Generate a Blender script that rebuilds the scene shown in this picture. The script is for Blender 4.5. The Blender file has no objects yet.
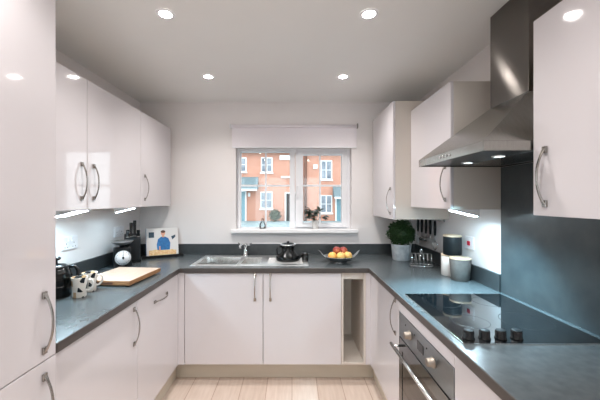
import bpy, bmesh, math, random
from mathutils import Vector, Matrix
random.seed(7)
PI = math.pi
sc = bpy.context.scene
COL = sc.collection

# ------------------------------------------------------------------ materials
def srgb(r, g, b):
    def f(c):
        c /= 255.0
        return c / 12.92 if c <= 0.04045 else ((c + 0.055) / 1.055) ** 2.4
    return (f(r), f(g), f(b), 1.0)

def mat(name, col, rough=0.5, metal=0.0, coat=0.0, noise=None, bump=0.0, stretch=(1, 1, 1), spec=0.5, emit=None, estr=0.0):
    """procedural principled material; noise=(scale, colour2, amount)"""
    m = bpy.data.materials.new(name); m.use_nodes = True
    nt = m.node_tree; b = nt.nodes['Principled BSDF']
    b.inputs['Base Color'].default_value = col
    b.inputs['Roughness'].default_value = rough
    b.inputs['Metallic'].default_value = metal
    b.inputs['Coat Weight'].default_value = coat
    b.inputs['Coat Roughness'].default_value = 0.05
    b.inputs['Specular IOR Level'].default_value = spec
    if emit:
        b.inputs['Emission Color'].default_value = emit
        b.inputs['Emission Strength'].default_value = estr
    if noise or bump:
        tc = nt.nodes.new('ShaderNodeTexCoord')
        mp = nt.nodes.new('ShaderNodeMapping'); mp.inputs['Scale'].default_value = stretch
        nz = nt.nodes.new('ShaderNodeTexNoise')
        nz.inputs['Scale'].default_value = noise[0] if noise else 60
        nz.inputs['Detail'].default_value = 6
        nt.links.new(tc.outputs['Object'], mp.inputs['Vector'])
        nt.links.new(mp.outputs['Vector'], nz.inputs['Vector'])
        if noise:
            rp = nt.nodes.new('ShaderNodeValToRGB')
            rp.color_ramp.elements[0].position = 0.35; rp.color_ramp.elements[1].position = 0.68
            rp.color_ramp.elements[0].color = col
            k = noise[2]
            rp.color_ramp.elements[1].color = tuple(col[i] * (1 - k) + noise[1][i] * k for i in range(3)) + (1,)
            nt.links.new(nz.outputs['Fac'], rp.inputs['Fac'])
            nt.links.new(rp.outputs['Color'], b.inputs['Base Color'])
        if bump:
            bp = nt.nodes.new('ShaderNodeBump'); bp.inputs['Strength'].default_value = bump
            bp.inputs['Distance'].default_value = 0.002
            nt.links.new(nz.outputs['Fac'], bp.inputs['Height'])
            nt.links.new(bp.outputs['Normal'], b.inputs['Normal'])
    return m

def clear_glass(name, tint=(1, 1, 1, 1), refl=0.06, rough=0.0):
    m = bpy.data.materials.new(name); m.use_nodes = True
    nt = m.node_tree; nt.nodes.clear()
    out = nt.nodes.new('ShaderNodeOutputMaterial')
    t = nt.nodes.new('ShaderNodeBsdfTransparent'); t.inputs['Color'].default_value = tint
    g = nt.nodes.new('ShaderNodeBsdfGlossy'); g.inputs['Roughness'].default_value = rough
    fr = nt.nodes.new('ShaderNodeFresnel'); fr.inputs['IOR'].default_value = 1.45
    mx = nt.nodes.new('ShaderNodeMixShader')
    ad = nt.nodes.new('ShaderNodeMath'); ad.operation = 'MULTIPLY'; ad.inputs[1].default_value = refl / 0.04
    nt.links.new(fr.outputs[0], ad.inputs[0]); nt.links.new(ad.outputs[0], mx.inputs['Fac'])
    nt.links.new(t.outputs[0], mx.inputs[1]); nt.links.new(g.outputs[0], mx.inputs[2])
    nt.links.new(mx.outputs[0], out.inputs['Surface'])
    return m

def emissive(name, col, strength):
    m = bpy.data.materials.new(name); m.use_nodes = True
    nt = m.node_tree; nt.nodes.clear()
    out = nt.nodes.new('ShaderNodeOutputMaterial')
    e = nt.nodes.new('ShaderNodeEmission'); e.inputs['Color'].default_value = col; e.inputs['Strength'].default_value = strength
    nt.links.new(e.outputs[0], out.inputs['Surface'])
    return m

def plank_floor():
    m = bpy.data.materials.new('oak laminate'); m.use_nodes = True
    nt = m.node_tree; b = nt.nodes['Principled BSDF']; b.inputs['Roughness'].default_value = 0.38
    tc = nt.nodes.new('ShaderNodeTexCoord'); mp = nt.nodes.new('ShaderNodeMapping')
    mp.inputs['Rotation'].default_value = (0, 0, PI / 2)
    br = nt.nodes.new('ShaderNodeTexBrick')
    br.inputs['Color1'].default_value = srgb(214, 198, 186); br.inputs['Color2'].default_value = srgb(203, 186, 173)
    br.inputs['Mortar'].default_value = srgb(176, 152, 136)
    br.inputs['Scale'].default_value = 1.0; br.inputs['Mortar Size'].default_value = 0.003
    br.inputs['Brick Width'].default_value = 1.25; br.inputs['Row Height'].default_value = 0.19
    br.offset = 0.37
    nz = nt.nodes.new('ShaderNodeTexNoise'); nz.inputs['Scale'].default_value = 9; nz.inputs['Detail'].default_value = 8
    mp2 = nt.nodes.new('ShaderNodeMapping'); mp2.inputs['Scale'].default_value = (5, 0.5, 1)
    mx = nt.nodes.new('ShaderNodeMix'); mx.data_type = 'RGBA'; mx.blend_type = 'MULTIPLY'; mx.inputs['Factor'].default_value = 0.55
    rp = nt.nodes.new('ShaderNodeValToRGB')
    rp.color_ramp.elements[0].position = .3; rp.color_ramp.elements[0].color = (.78, .73, .70, 1)
    rp.color_ramp.elements[1].position = .65; rp.color_ramp.elements[1].color = (1, 1, 1, 1)
    L = nt.links.new
    L(tc.outputs['Object'], mp.inputs['Vector']); L(mp.outputs['Vector'], br.inputs['Vector'])
    L(tc.outputs['Object'], mp2.inputs['Vector']); L(mp2.outputs['Vector'], nz.inputs['Vector'])
    L(nz.outputs['Fac'], rp.inputs['Fac']); L(br.outputs['Color'], mx.inputs['A']); L(rp.outputs['Color'], mx.inputs['B'])
    L(mx.outputs['Result'], b.inputs['Base Color'])
    return m

def brick_mat(name, c1, c2, mortar):
    m = bpy.data.materials.new(name); m.use_nodes = True
    nt = m.node_tree; b = nt.nodes['Principled BSDF']; b.inputs['Roughness'].default_value = 0.9
    tc = nt.nodes.new('ShaderNodeTexCoord'); mp = nt.nodes.new('ShaderNodeMapping')
    mp.inputs['Rotation'].default_value = (PI / 2, 0, 0)
    br = nt.nodes.new('ShaderNodeTexBrick')
    br.inputs['Color1'].default_value = c1; br.inputs['Color2'].default_value = c2; br.inputs['Mortar'].default_value = mortar
    br.inputs['Scale'].default_value = 1; br.inputs['Mortar Size'].default_value = 0.01
    br.inputs['Brick Width'].default_value = 0.225; br.inputs['Row Height'].default_value = 0.075
    nt.links.new(tc.outputs['Object'], mp.inputs['Vector']); nt.links.new(mp.outputs['Vector'], br.inputs['Vector'])
    nt.links.new(br.outputs['Color'], b.inputs['Base Color'])
    return m

def fruit_mat(name, c1, c2, lo=.42, hi=.6, seed=0):
    m = bpy.data.materials.new(name); m.use_nodes = True
    nt = m.node_tree; b = nt.nodes['Principled BSDF']; b.inputs['Roughness'].default_value = 0.35
    tc = nt.nodes.new('ShaderNodeTexCoord'); mp = nt.nodes.new('ShaderNodeMapping')
    mp.inputs['Location'].default_value = (seed, seed * .7, 0)
    nz = nt.nodes.new('ShaderNodeTexNoise'); nz.inputs['Scale'].default_value = 18; nz.inputs['Detail'].default_value = 3
    rp = nt.nodes.new('ShaderNodeValToRGB')
    rp.color_ramp.elements[0].position = lo; rp.color_ramp.elements[0].color = c1
    rp.color_ramp.elements[1].position = hi; rp.color_ramp.elements[1].color = c2
    nt.links.new(tc.outputs['Object'], mp.inputs['Vector']); nt.links.new(mp.outputs['Vector'], nz.inputs['Vector'])
    nt.links.new(nz.outputs['Fac'], rp.inputs['Fac']); nt.links.new(rp.outputs['Color'], b.inputs['Base Color'])
    return m

def mug_mat():
    m = bpy.data.materials.new('patterned mug glaze'); m.use_nodes = True
    nt = m.node_tree; b = nt.nodes['Principled BSDF']; b.inputs['Roughness'].default_value = 0.15
    tc = nt.nodes.new('ShaderNodeTexCoord')
    vo = nt.nodes.new('ShaderNodeTexVoronoi'); vo.inputs['Scale'].default_value = 34
    rp = nt.nodes.new('ShaderNodeValToRGB'); rp.color_ramp.interpolation = 'CONSTANT'
    rp.color_ramp.elements[0].position = 0; rp.color_ramp.elements[0].color = srgb(235, 230, 222)
    rp.color_ramp.elements[1].position = 0.35; rp.color_ramp.elements[1].color = srgb(200, 168, 130)
    e = rp.color_ramp.elements.new(0.56); e.color = srgb(235, 230, 222)
    e = rp.color_ramp.elements.new(0.70); e.color = srgb(35, 40, 45)
    nt.links.new(tc.outputs['Object'], vo.inputs['Vector'])
    sp = nt.nodes.new('ShaderNodeSeparateColor')
    nt.links.new(vo.outputs['Color'], sp.inputs[0]); nt.links.new(sp.outputs[0], rp.inputs['Fac'])
    nt.links.new(rp.outputs['Color'], b.inputs['Base Color'])
    return m

M = {}
M['wall'] = mat('warm white wall paint', srgb(233, 229, 228), .75, bump=.05, noise=(4, srgb(229, 225, 224), .5))
M['ceiling'] = mat('white ceiling paint', srgb(240, 240, 238), .85, noise=(3, srgb(237, 237, 235), .5))
M['gloss'] = mat('white gloss door', srgb(209, 205, 208), .07, coat=.3, spec=.5)
M['cream'] = mat('cream carcass board', srgb(208, 200, 191), .45)
M['plinth'] = mat('beige plinth board', srgb(198, 189, 174), .4)
M['worktop'] = mat('slate grey laminate', srgb(73, 79, 82), .27, noise=(30, srgb(88, 94, 96), .6), bump=.015, spec=.7)
M['edge'] = mat('brown grey worktop edging', srgb(64, 58, 55), .4, noise=(20, srgb(74, 68, 64), .7))
M['upstand'] = mat('slate grey upstand laminate', srgb(54, 58, 60), .3, noise=(20, srgb(68, 72, 73), .6))
M['splash'] = mat('slate grey splashback', srgb(60, 66, 69), .28, noise=(9, srgb(80, 86, 87), .6))
M['steel'] = mat('brushed steel', (.74, .75, .74, 1), .2, 1.0, noise=(12, (.62, .63, .63, 1), .8), stretch=(1, 25, 25), bump=.02)
M['canopy_steel'] = mat('lit canopy steel', (.38, .375, .35, 1), .22, 1.0, noise=(10, (.32, .315, .29, 1), .8), stretch=(30, 2, 2), bump=.01)  # same steel as the chimney, base colour kept lighter as the lit part
M['bowl_steel'] = mat('polished sink bowl steel', (.66, .67, .66, 1), .16, 1.0, noise=(9, (.50, .51, .50, 1), .8), stretch=(6, 6, 1))
M['sink_steel'] = mat('satin sink steel', (.86, .87, .87, 1), .36, 1.0, noise=(12, (.78, .79, .79, 1), .8), stretch=(1, 25, 25))
M['shaded_hood_steel'] = mat('brushed chimney steel shaded dark', (.17, .156, .142, 1), .17, 1.0)  # shade put into the colour: same steel as the canopy, darker base
_nt = M['shaded_hood_steel'].node_tree; _v = _nt.nodes.new('ShaderNodeCombineXYZ'); _v.inputs[2].default_value = 1   # grain runs level
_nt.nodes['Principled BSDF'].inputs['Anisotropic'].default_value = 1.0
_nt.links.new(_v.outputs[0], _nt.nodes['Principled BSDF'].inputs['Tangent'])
M['chrome'] = mat('chrome', (.75, .76, .77, 1), .08, 1.0)
M['handle'] = mat('satin nickel', (.38, .355, .33, 1), .25, 1.0)
M['oven_steel'] = mat('oven panel steel', (.30, .325, .34, 1), .3, 1.0, noise=(10, (.25, .275, .29, 1), .7), stretch=(2, 1, 30))
M['black_glass'] = mat('black glass', (.004, .005, .006, 1), .03, coat=.5)
M['oven_glass'] = mat('smoked oven glass', (.016, .013, .011, 1), .05, coat=.3)
M['black'] = mat('black plastic', (.006, .007, .008, 1), .25, spec=.35)
M['satin_black'] = mat('satin black', (.007, .009, .011, 1), .42, spec=.3)
M['dark_under'] = mat('dark grey metal', (.05, .055, .06, 1), .35, .6)
M['upvc'] = mat('white upvc', srgb(240, 241, 244), .25)
M['sill'] = mat('white sill gloss', srgb(240, 239, 240), .25)
M['blind'] = mat('white blind fabric', srgb(238, 233, 237), .85, noise=(90, srgb(232, 227, 231), .5))
M['white_plastic'] = mat('white plastic', srgb(235, 235, 238), .3)
M['red_plastic'] = mat('red rocker', srgb(190, 20, 50), .3)
M['glass'] = clear_glass('window glass', (.97, .985, .98, 1), .05)
M['bottle_glass'] = clear_glass('bottle glass', (.985, .99, .99, 1), .06)
M['wood'] = mat('beech board', srgb(188, 164, 148), .6, noise=(14, srgb(178, 152, 132), .8), stretch=(8, 1, 1))
M['wood_side'] = mat('beech end grain', srgb(172, 128, 88), .55, noise=(20, srgb(120, 82, 50), .9), stretch=(1, 1, 10))
M['lid_wood'] = mat('pale lid wood', srgb(222, 205, 180), .5, noise=(20, srgb(200, 178, 148), .8))
M['mug'] = mug_mat()
M['ceramic'] = mat('white ceramic', srgb(236, 234, 230), .15)
M['teal_black'] = mat('dark teal enamel', srgb(20, 29, 33), .5, spec=.3)
M['concrete'] = mat('grey stoneware', srgb(96, 94, 91), .6, noise=(30, srgb(120, 119, 117), .6))
M['marble'] = mat('mottled white pot', srgb(222, 226, 228), .4, noise=(18, srgb(160, 170, 178), .8))
M['leaf'] = mat('box leaf', srgb(46, 78, 34), .55, noise=(60, srgb(28, 52, 24), .8))
M['leaf2'] = mat('houseplant leaf', srgb(36, 50, 38), .5, noise=(40, srgb(62, 66, 54), .8))
M['stem'] = mat('plant stem', srgb(90, 80, 50), .7)
M['soil'] = mat('potting soil', srgb(45, 34, 26), .9, noise=(60, srgb(25, 18, 14), .8))
M['dial'] = mat('white dial', srgb(238, 238, 240), .3)
M['kettle_glass'] = mat('dark glossy kettle', srgb(6, 10, 11), .14, spec=.35)
M['brick'] = brick_mat('orange brick', srgb(204, 138, 114), srgb(190, 120, 96), srgb(200, 172, 156))
M['roof_tile'] = mat('grey roof tile', srgb(92, 100, 106), .8, noise=(8, srgb(70, 78, 84), .8))
M['canopy_tile'] = mat('blue grey canopy tile', srgb(116, 134, 140), .7, noise=(9, srgb(92, 110, 116), .8))
M['house_white'] = mat('white painted joinery', srgb(238, 238, 238), .5)
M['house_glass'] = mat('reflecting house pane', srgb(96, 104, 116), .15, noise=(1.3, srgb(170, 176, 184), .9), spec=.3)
M['teal_door'] = mat('teal door paint', srgb(104, 146, 158), .4)
M['dark_door'] = mat('dark door paint', srgb(52, 44, 44), .4)
M['downpipe'] = mat('brown downpipe', srgb(104, 70, 56), .6)
M['asphalt'] = mat('grey street', srgb(128, 146, 150), .9, noise=(2.5, srgb(150, 166, 170), .8))
M['hedge'] = mat('green bush', srgb(92, 106, 76), .8, noise=(10, srgb(60, 74, 52), .8))
M['knob_steel'] = mat('knob steel', (.34, .30, .26, 1), .32, 1.0)
M['mark'] = mat('faint hob marking', (.016, .017, .018, 1), .2)
M['display'] = mat('oven display', (.01, .012, .013, 1), .1)
M['floor'] = plank_floor()
COOL = (.62, .86, 1, 1)
M['led'] = emissive('cool lamp diffuser', COOL, 80)
M['downlight'] = emissive('downlight lens', (1, .94, .9, 1), 45)
M['hood_led'] = emissive('hood lamp lens', (.85, .95, 1, 1), 1.3)
M['paper'] = mat('book cover', srgb(214, 212, 210), .3)
M['blue'] = mat('blue cover ink', srgb(36, 118, 178), .3, noise=(45, srgb(20, 84, 140), .8))
M['skin'] = mat('skin cover ink', srgb(214, 158, 132), .3)
M['hair'] = mat('brown cover ink', srgb(84, 56, 44), .3)
M['tan'] = mat('tan cover ink', srgb(214, 168, 112), .3, noise=(70, srgb(240, 214, 170), .9))
M['teal_ink'] = mat('teal cover ink', srgb(36, 66, 84), .3)
M['peach'] = fruit_mat('peach skin', srgb(240, 190, 96), srgb(232, 140, 66), .4, .65, 1)
M['yellow_apple'] = fruit_mat('yellow apple skin', srgb(240, 206, 120), srgb(228, 150, 92), .5, .7, 5)
M['red_apple'] = fruit_mat('red apple skin', srgb(150, 50, 42), srgb(200, 128, 84), .5, .75, 9)

# ------------------------------------------------------------------ mesh builder
class MB:
    def __init__(s): s.bm = bmesh.new(); s.mi = 0
    def _f(s, vs, smooth=False):
        try:
            f = s.bm.faces.new(vs); f.material_index = s.mi; f.smooth = smooth; return f
        except ValueError: return None
    def box(s, x0, x1, y0, y1, z0, z1):
        v = [s.bm.verts.new((x, y, z)) for x in (x0, x1) for y in (y0, y1) for z in (z0, z1)]
        for q in ((0, 1, 3, 2), (4, 6, 7, 5), (0, 4, 5, 1), (2, 3, 7, 6), (0, 2, 6, 4), (1, 5, 7, 3)):
            s._f([v[i] for i in q])
        return s
    def hexa(s, b, t):
        """b, t: four points each, same winding"""
        vb = [s.bm.verts.new(p) for p in b]; vt = [s.bm.verts.new(p) for p in t]
        s._f(vb[::-1]); s._f(vt)
        for i in range(4): s._f([vb[i], vb[(i + 1) % 4], vt[(i + 1) % 4], vt[i]])
        return s
    def lathe(s, prof, c=(0, 0, 0), n=32, axis='z', closed=False):
        rings = []
        for r, h in prof:
            ring = []
            if r < 1e-6:
                ring = [s.bm.verts.new(s._ax(0, 0, h, c, axis))]
            else:
                for k in range(n):
                    a = 2 * PI * k / n
                    ring.append(s.bm.verts.new(s._ax(r * math.cos(a), r * math.sin(a), h, c, axis)))
            rings.append(ring)
        if closed: rings.append(rings[0])
        for A, B in zip(rings, rings[1:]):
            for k in range(n):
                j = (k + 1) % n
                if len(A) == 1 and len(B) == 1: continue
                if len(A) == 1: s._f([A[0], B[k], B[j]][::-1], True)
                elif len(B) == 1: s._f([A[k], A[j], B[0]], True)
                else: s._f([A[k], A[j], B[j], B[k]], True)
        return s
    @staticmethod
    def _ax(u, v, h, c, axis):
        if axis == 'z': p = (u, v, h)
        elif axis == 'x': p = (h, u, v)
        else: p = (v, h, u)
        return (p[0] + c[0], p[1] + c[1], p[2] + c[2])
    def cyl(s, c, r, h, n=28, axis='z', r2=None):
        r2 = r if r2 is None else r2
        return s.lathe([(0, 0), (r, 0), (r2, h), (0, h)], c, n, axis)
    def ball(s, c, r, n=20, m=12, sz=1.0):
        return s.lathe([(r * math.sin(PI * i / m), -r * sz * math.cos(PI * i / m)) for i in range(m + 1)], c, n)
    def tube(s, pts, r, n=8, cap=True, closed=False):
        pts = [Vector(p) for p in pts]; rings = []
        N = len(pts); up = None
        for i, p in enumerate(pts):
            if closed: d = (pts[(i + 1) % N] - pts[i - 1]).normalized()
            else: d = (pts[min(i + 1, N - 1)] - pts[max(i - 1, 0)]).normalized()
            if up is None:
                up = Vector((0, 0, 1)) if abs(d.z) < .9 else Vector((1, 0, 0))
            a = d.cross(up).normalized(); b = a.cross(d).normalized(); up = b
            rr = r[i] if isinstance(r, (list, tuple)) else r
            rings.append([s.bm.verts.new(p + a * rr * math.cos(2 * PI * k / n) + b * rr * math.sin(2 * PI * k / n)) for k in range(n)])
        prs = list(zip(rings, rings[1:]))
        if closed: prs.append((rings[-1], rings[0]))
        for A, B in prs:
            for k in range(n): s._f([A[k], A[(k + 1) % n], B[(k + 1) % n], B[k]], True)
        if cap and not closed: s._f(rings[0][::-1]); s._f(rings[-1])
        return s
    def strip(s, pts, bvec, w, t):
        """flat bar following pts; bvec = constant width direction"""
        pts = [Vector(p) for p in pts]; b = Vector(bvec).normalized(); rings = []
        for i, p in enumerate(pts):
            d = (pts[min(i + 1, len(pts) - 1)] - pts[max(i - 1, 0)]).normalized()
            nrm = d.cross(b).normalized()
            ww = w[i] if isinstance(w, (list, tuple)) else w
            rings.append([s.bm.verts.new(p + b * sx * ww / 2 + nrm * sy * t / 2) for sx, sy in ((-1, -1), (1, -1), (1, 1), (-1, 1))])
        for A, B in zip(rings, rings[1:]):
            for k in range(4): s._f([A[k], A[(k + 1) % 4], B[(k + 1) % 4], B[k]])
        s._f(rings[0][::-1]); s._f(rings[-1])
        return s
    def prism(s, poly, axis, h0, h1):
        """polygon (u,v) extruded along axis. axis 'y': u=x v=z ; 'x': u=y v=z ; 'z': u=x v=y"""
        def P(u, v, h): return {'y': (u, h, v), 'x': (h, u, v), 'z': (u, v, h)}[axis]
        A = [s.bm.verts.new(P(u, v, h0)) for u, v in poly]; B = [s.bm.verts.new(P(u, v, h1)) for u, v in poly]
        s._f(A[::-1]); s._f(B)
        for i in range(len(poly)):
            j = (i + 1) % len(poly); s._f([A[i], A[j], B[j], B[i]])
        return s
    def grid(s, xs, ys, filled, z0, z1):
        """slab from grid cells with real side walls round every hole"""
        V = {}
        def v(i, j, k):
            if (i, j, k) not in V: V[(i, j, k)] = s.bm.verts.new((xs[i], ys[j], z1 if k else z0))
            return V[(i, j, k)]
        for i in range(len(xs) - 1):
            for j in range(len(ys) - 1):
                if not filled(i, j): continue
                s._f([v(i, j, 1), v(i + 1, j, 1), v(i + 1, j + 1, 1), v(i, j + 1, 1)])
                s._f([v(i, j, 0), v(i, j + 1, 0), v(i + 1, j + 1, 0), v(i + 1, j, 0)])
                for di, dj, e in ((-1, 0, ((0, 1), (0, 0))), (1, 0, ((1, 0), (1, 1))), (0, -1, ((0, 0), (1, 0))), (0, 1, ((1, 1), (0, 1)))):
                    a, b = i + di, j + dj
                    ok = 0 <= a < len(xs) - 1 and 0 <= b < len(ys) - 1 and filled(a, b)
                    if not ok:
                        p, q = e
                        s._f([v(i + p[0], j + p[1], 0), v(i + q[0], j + q[1], 0), v(i + q[0], j + q[1], 1), v(i + p[0], j + p[1], 1)])
        return s
    def xform(s, mtx):
        bmesh.ops.transform(s.bm, matrix=mtx, verts=s.bm.verts[:]); return s
    def build(s, name, mats, parent=None, bevel=0, seg=2, world=True):
        if parent is not None and world:
            r = parent
            while r.parent: r = r.parent
            bmesh.ops.translate(s.bm, vec=-r.location, verts=s.bm.verts[:])
        bmesh.ops.recalc_face_normals(s.bm, faces=s.bm.faces[:])
        me = bpy.data.meshes.new(name); s.bm.to_mesh(me); s.bm.free()
        for m in (mats if isinstance(mats, (list, tuple)) else [mats]): me.materials.append(M[m])
        o = bpy.data.objects.new(name, me); COL.objects.link(o)
        if parent is not None: o.parent = parent
        if bevel:
            md = o.modifiers.new('bevel', 'BEVEL'); md.width = bevel; md.segments = seg; md.limit_method = 'ANGLE'; md.angle_limit = math.radians(40)
        return o

def thing(name, label, cat, loc=(0, 0, 0), rotz=0, group=None):
    o = bpy.data.objects.new(name, None); COL.objects.link(o)
    o.empty_display_size = .05
    o.location = loc; o.rotation_euler = (0, 0, rotz); o['label'] = label; o['category'] = cat
    if group: o['group'] = group
    return o
def tag(o, label, cat, group=None):
    o['label'] = label; o['category'] = cat
    if group: o['group'] = group
    return o
def struct(o): o['kind'] = 'structure'; return o
def dup(root, loc=None, rotz=None, label=None, group=None):
    def cp(o, par):
        c = o.copy(); COL.objects.link(c)
        if par: c.parent = par
        for ch in list(o.children): cp(ch, c)
        return c
    r = cp(root, None)
    if loc is not None: r.location = loc
    if rotz is not None: r.rotation_euler = (0, 0, rotz)
    if label: r['label'] = label
    if group: r['group'] = group
    return r

# ------------------------------------------------------------------ key dimensions (metres)
ZC = 1.412                       # eye height
XL, XR, YF, YR = -1.445, 1.18, 3.0, -2.6
H = 2.336
WT, WB = .893, .855              # worktop top / underside
UB, UT = 1.356, 2.076            # wall unit bottom / top

# ------------------------------------------------------------------ room shell
m = MB(); m.box(XL - .2, XR + .2, YR - .2, YF + .25, -.1, 0); struct(m.build('floor', 'floor'))
m = MB(); m.box(XL - .2, XR + .2, YR - .2, YF + .25, H, H + .15); struct(m.build('ceiling', 'ceiling'))
m = MB(); m.box(XL - .2, XL, YR - .2, YF + .25, 0, H); struct(m.build('wall_left', 'wall'))
m = MB(); m.box(XR, XR + .2, YR - .2, YF + .25, 0, H); struct(m.build('wall_right', 'wall'))
WX0, WX1, WZ0, WZ1 = -.535, .567, 1.095, 1.912
m = MB()
def wall_with_hole(m, x0, x1, y0, y1, hx0, hx1, hz0, hz1):
    xs = [x0, hx0, hx1, x1]; zs = [0, hz0, hz1, H]
    m.grid(xs, zs, lambda i, j: not (i == 1 and j == 1), y0, y1)
    # grid lies in xy with height z: stand it up (x, z, y)
    m.xform(Matrix(((1, 0, 0, 0), (0, 0, 1, 0), (0, 1, 0, 0), (0, 0, 0, 1))))
wall_with_hole(m, XL, XR, YF, YF + .25, WX0, WX1, WZ0, WZ1)
struct(m.build('wall_back', 'wall'))
m = MB(); wall_with_hole(m, XL, XR, YR - .2, YR, -1.1, .85, .02, 2.1)
struct(m.build('wall_front', 'wall'))
# unseen patio door and opening, added behind the viewer to let in fill daylight
d = MB()
for x0, x1 in ((-1.1, -1.03), (-.16, -.09), (.78, .85)): d.box(x0, x1, YR - .13, YR - .07, .02, 2.1)
d.box(-1.03, -.16, YR - .13, YR - .07, .02, .1); d.box(-.09, .78, YR - .13, YR - .07, .02, .1)
d.box(-1.03, -.16, YR - .13, YR - .07, 2.03, 2.1); d.box(-.09, .78, YR - .13, YR - .07, 2.03, 2.1)
dr = struct(d.build('fill_door', 'upvc'))
g = MB(); g.box(-1.03, -.16, YR - .105, YR - .095, .1, 2.03); g.box(-.09, .78, YR - .105, YR - .095, .1, 2.03)
g.build('glass_pane', 'glass', dr)

# ------------------------------------------------------------------ window
fy0, fy1 = 3.085, 3.145
m = MB()
m.box(WX0, -.503, fy0, fy1, WZ0, WZ1); m.box(-.022, .03, fy0, fy1, WZ0, WZ1); m.box(.535, WX1, fy0, fy1, WZ0, WZ1)
for a, b in ((-.503, -.022), (.03, .535)):
    m.box(a, b, fy0, fy1, 1.878, WZ1); m.box(a, b, fy0, fy1, WZ0, 1.139)
win = struct(m.build('window_1', 'upvc', bevel=.004))
m = MB(); m.box(.033, .108, fy0 - .02, fy1 - .01, 1.142, 1.876); m.box(.485, .532, fy0 - .02, fy1 - .01, 1.142, 1.876)
m.box(.108, .485, fy0 - .02, fy1 - .01, 1.142, 1.184); m.box(.108, .485, fy0 - .02, fy1 - .01, 1.848, 1.876)
sash = m.build('opening_sash', 'upvc', win, bevel=.004)
m = MB(); m.box(.108, .485, 3.105, 3.112, 1.184, 1.848); m.build('pane', 'glass', sash)
m = MB(); m.box(.108, .485, 3.097, 3.120, 1.54, 1.558); m.box(.268, .283, 3.096, 3.121, 1.184, 1.848); m.build('glazing_bar', 'upvc', sash)
m = MB(); m.box(.048, .072, 3.052, 3.066, 1.47, 1.55); m.box(.052, .068, 3.04, 3.053, 1.43, 1.545); m.build('window_handle', 'white_plastic', sash, bevel=.003)
m = MB(); m.box(-.503, -.022, 3.105, 3.112, 1.139, 1.878); m.build('pane', 'glass', win)
m = MB(); m.box(-.503, -.022, 3.097, 3.120, 1.54, 1.558); m.box(-.265, -.25, 3.096, 3.121, 1.139, 1.878); m.build('glazing_bar', 'upvc', win)
m = MB(); m.box(-.575, .622, 2.952, YF, WZ0, 1.131); m.box(WX0 + .001, WX1 - .001, YF, fy0 - .001, WZ0 + .001, 1.131)
m.build('window_sill', 'sill', win, bevel=.006)

# roller blind rolled nearly all the way up
t = thing('roller_blind', 'white roller blind drawn up above the kitchen window', 'blind', (.022, 2.985, 1.90))
m = MB(); m.cyl((-.575, 2.984, 2.105), .0155, 1.19, 20, 'x'); m.build('roller_tube', 'blind', t)
m = MB(); m.box(-.568, .612, 2.984, 2.986, 1.914, 2.095); m.build('blind_fabric', 'blind', t)
m = MB(); m.box(-.568, .612, 2.981, 2.989, 1.899, 1.914); m.build('bottom_bar', 'white_plastic', t, bevel=.002)
for x in (-.585, .618):
    m = MB(); m.box(x - .004, x + .006, 2.965, 3.0, 2.085, 2.128); m.cyl((x - .004, 2.984, 2.105), .012, .012, 14, 'x'); m.build('bracket', 'handle' if x > 0 else 'white_plastic', t, bevel=.002)

# ------------------------------------------------------------------ handles and cabinets
def bow(L=.205, out=.029):
    pts = []; ws = []
    for i in range(15):
        u = -L / 2 + L * i / 14
        q = abs(2 * u / L)
        pts.append((u, .0015 + out * (1 - q ** 2.2)))
        ws.append(.0085 + .007 * max(0, q - .75) / .25)
    return pts, ws
def handle(parent, c, along, outv, L=.205):
    """bow handle centred at c on the face of a door"""
    pts, ws = bow(L); A = Vector(along); O = Vector(outv); c = Vector(c)
    m = MB(); m.strip([c + A * u + O * (v + .002) for u, v in pts], A.cross(O), ws, .005)
    for sgn in (-1, 1):
        e = c + A * sgn * (L / 2 - .008) + O * .0015
        B = A.cross(O)
        ps = [e + A * a * .012 + B * b * .009 for a, b in ((-1, -1), (1, -1), (1, 1), (-1, 1))]
        m.hexa([p - O * .0012 for p in ps], [p + O * .006 for p in ps])
    return m.build('bow_handle', 'handle', parent, bevel=.0012)

def carcass(m, x0, x1, y0, y1, z0, z1, face, t=.018):
    """five boards open towards face ('+x','-x','-y')"""
    m.box(x0, x1, y0, y1, z0, z0 + t); m.box(x0, x1, y0, y1, z1 - t, z1)
    if face in ('+x', '-x'):
        m.box(x0, x1, y0, y0 + t, z0 + t, z1 - t); m.box(x0, x1, y1 - t, y1, z0 + t, z1 - t)
        if face == '+x': m.box(x0, x0 + t / 2, y0 + t, y1 - t, z0 + t, z1 - t)
        else: m.box(x1 - t / 2, x1, y0 + t, y1 - t, z0 + t, z1 - t)
        xm = (x0 + x1) / 2
        m.box(x0 + t, x1 - .03 if face == '+x' else x1 - t, y0 + t, y1 - t, (z0 + z1) / 2 - .008, (z0 + z1) / 2 + .008)
    else:
        m.box(x0, x0 + t, y0, y1, z0 + t, z1 - t); m.box(x1 - t, x1, y0, y1, z0 + t, z1 - t)
        m.box(x0 + t, x1 - t, y1 - t / 2, y1, z0 + t, z1 - t)

def door(parent, x0, x1, y0, y1, z0, z1, name='cabinet_door'):
    m = MB(); m.box(x0, x1, y0, y1, z0, z1)
    return m.build(name, 'gloss', parent, bevel=.002)

LF, RF, BF = -.868, .60, 2.405     # door faces: left run, right run, back run
G = .0015
# --- tall unit at the left front
t = thing('tall_cabinet', 'tall white gloss cabinet beside the left worktop with two stacked doors', 'cabinet', (-1.15, .83, 0))
m = MB(); carcass(m, XL + .0015, LF - .001, .535, 1.135, .15, 2.2, '+x'); m.build('cabinet_body', 'cream', t)
dd = door(t, LF, -.85, .537, 1.134, .859, 2.2); handle(dd, (-.85, 1.078, .99), (0, 0, 1), (1, 0, 0))
dd = door(t, LF, -.85, .537, 1.134, .15, .855); handle(dd, (-.85, 1.078, .71), (0, 0, 1), (1, 0, 0))
m = MB(); m.box(-.93, -.912, .535, 1.135, 0, .149); m.build('plinth_board', 'plinth', t)
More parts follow.
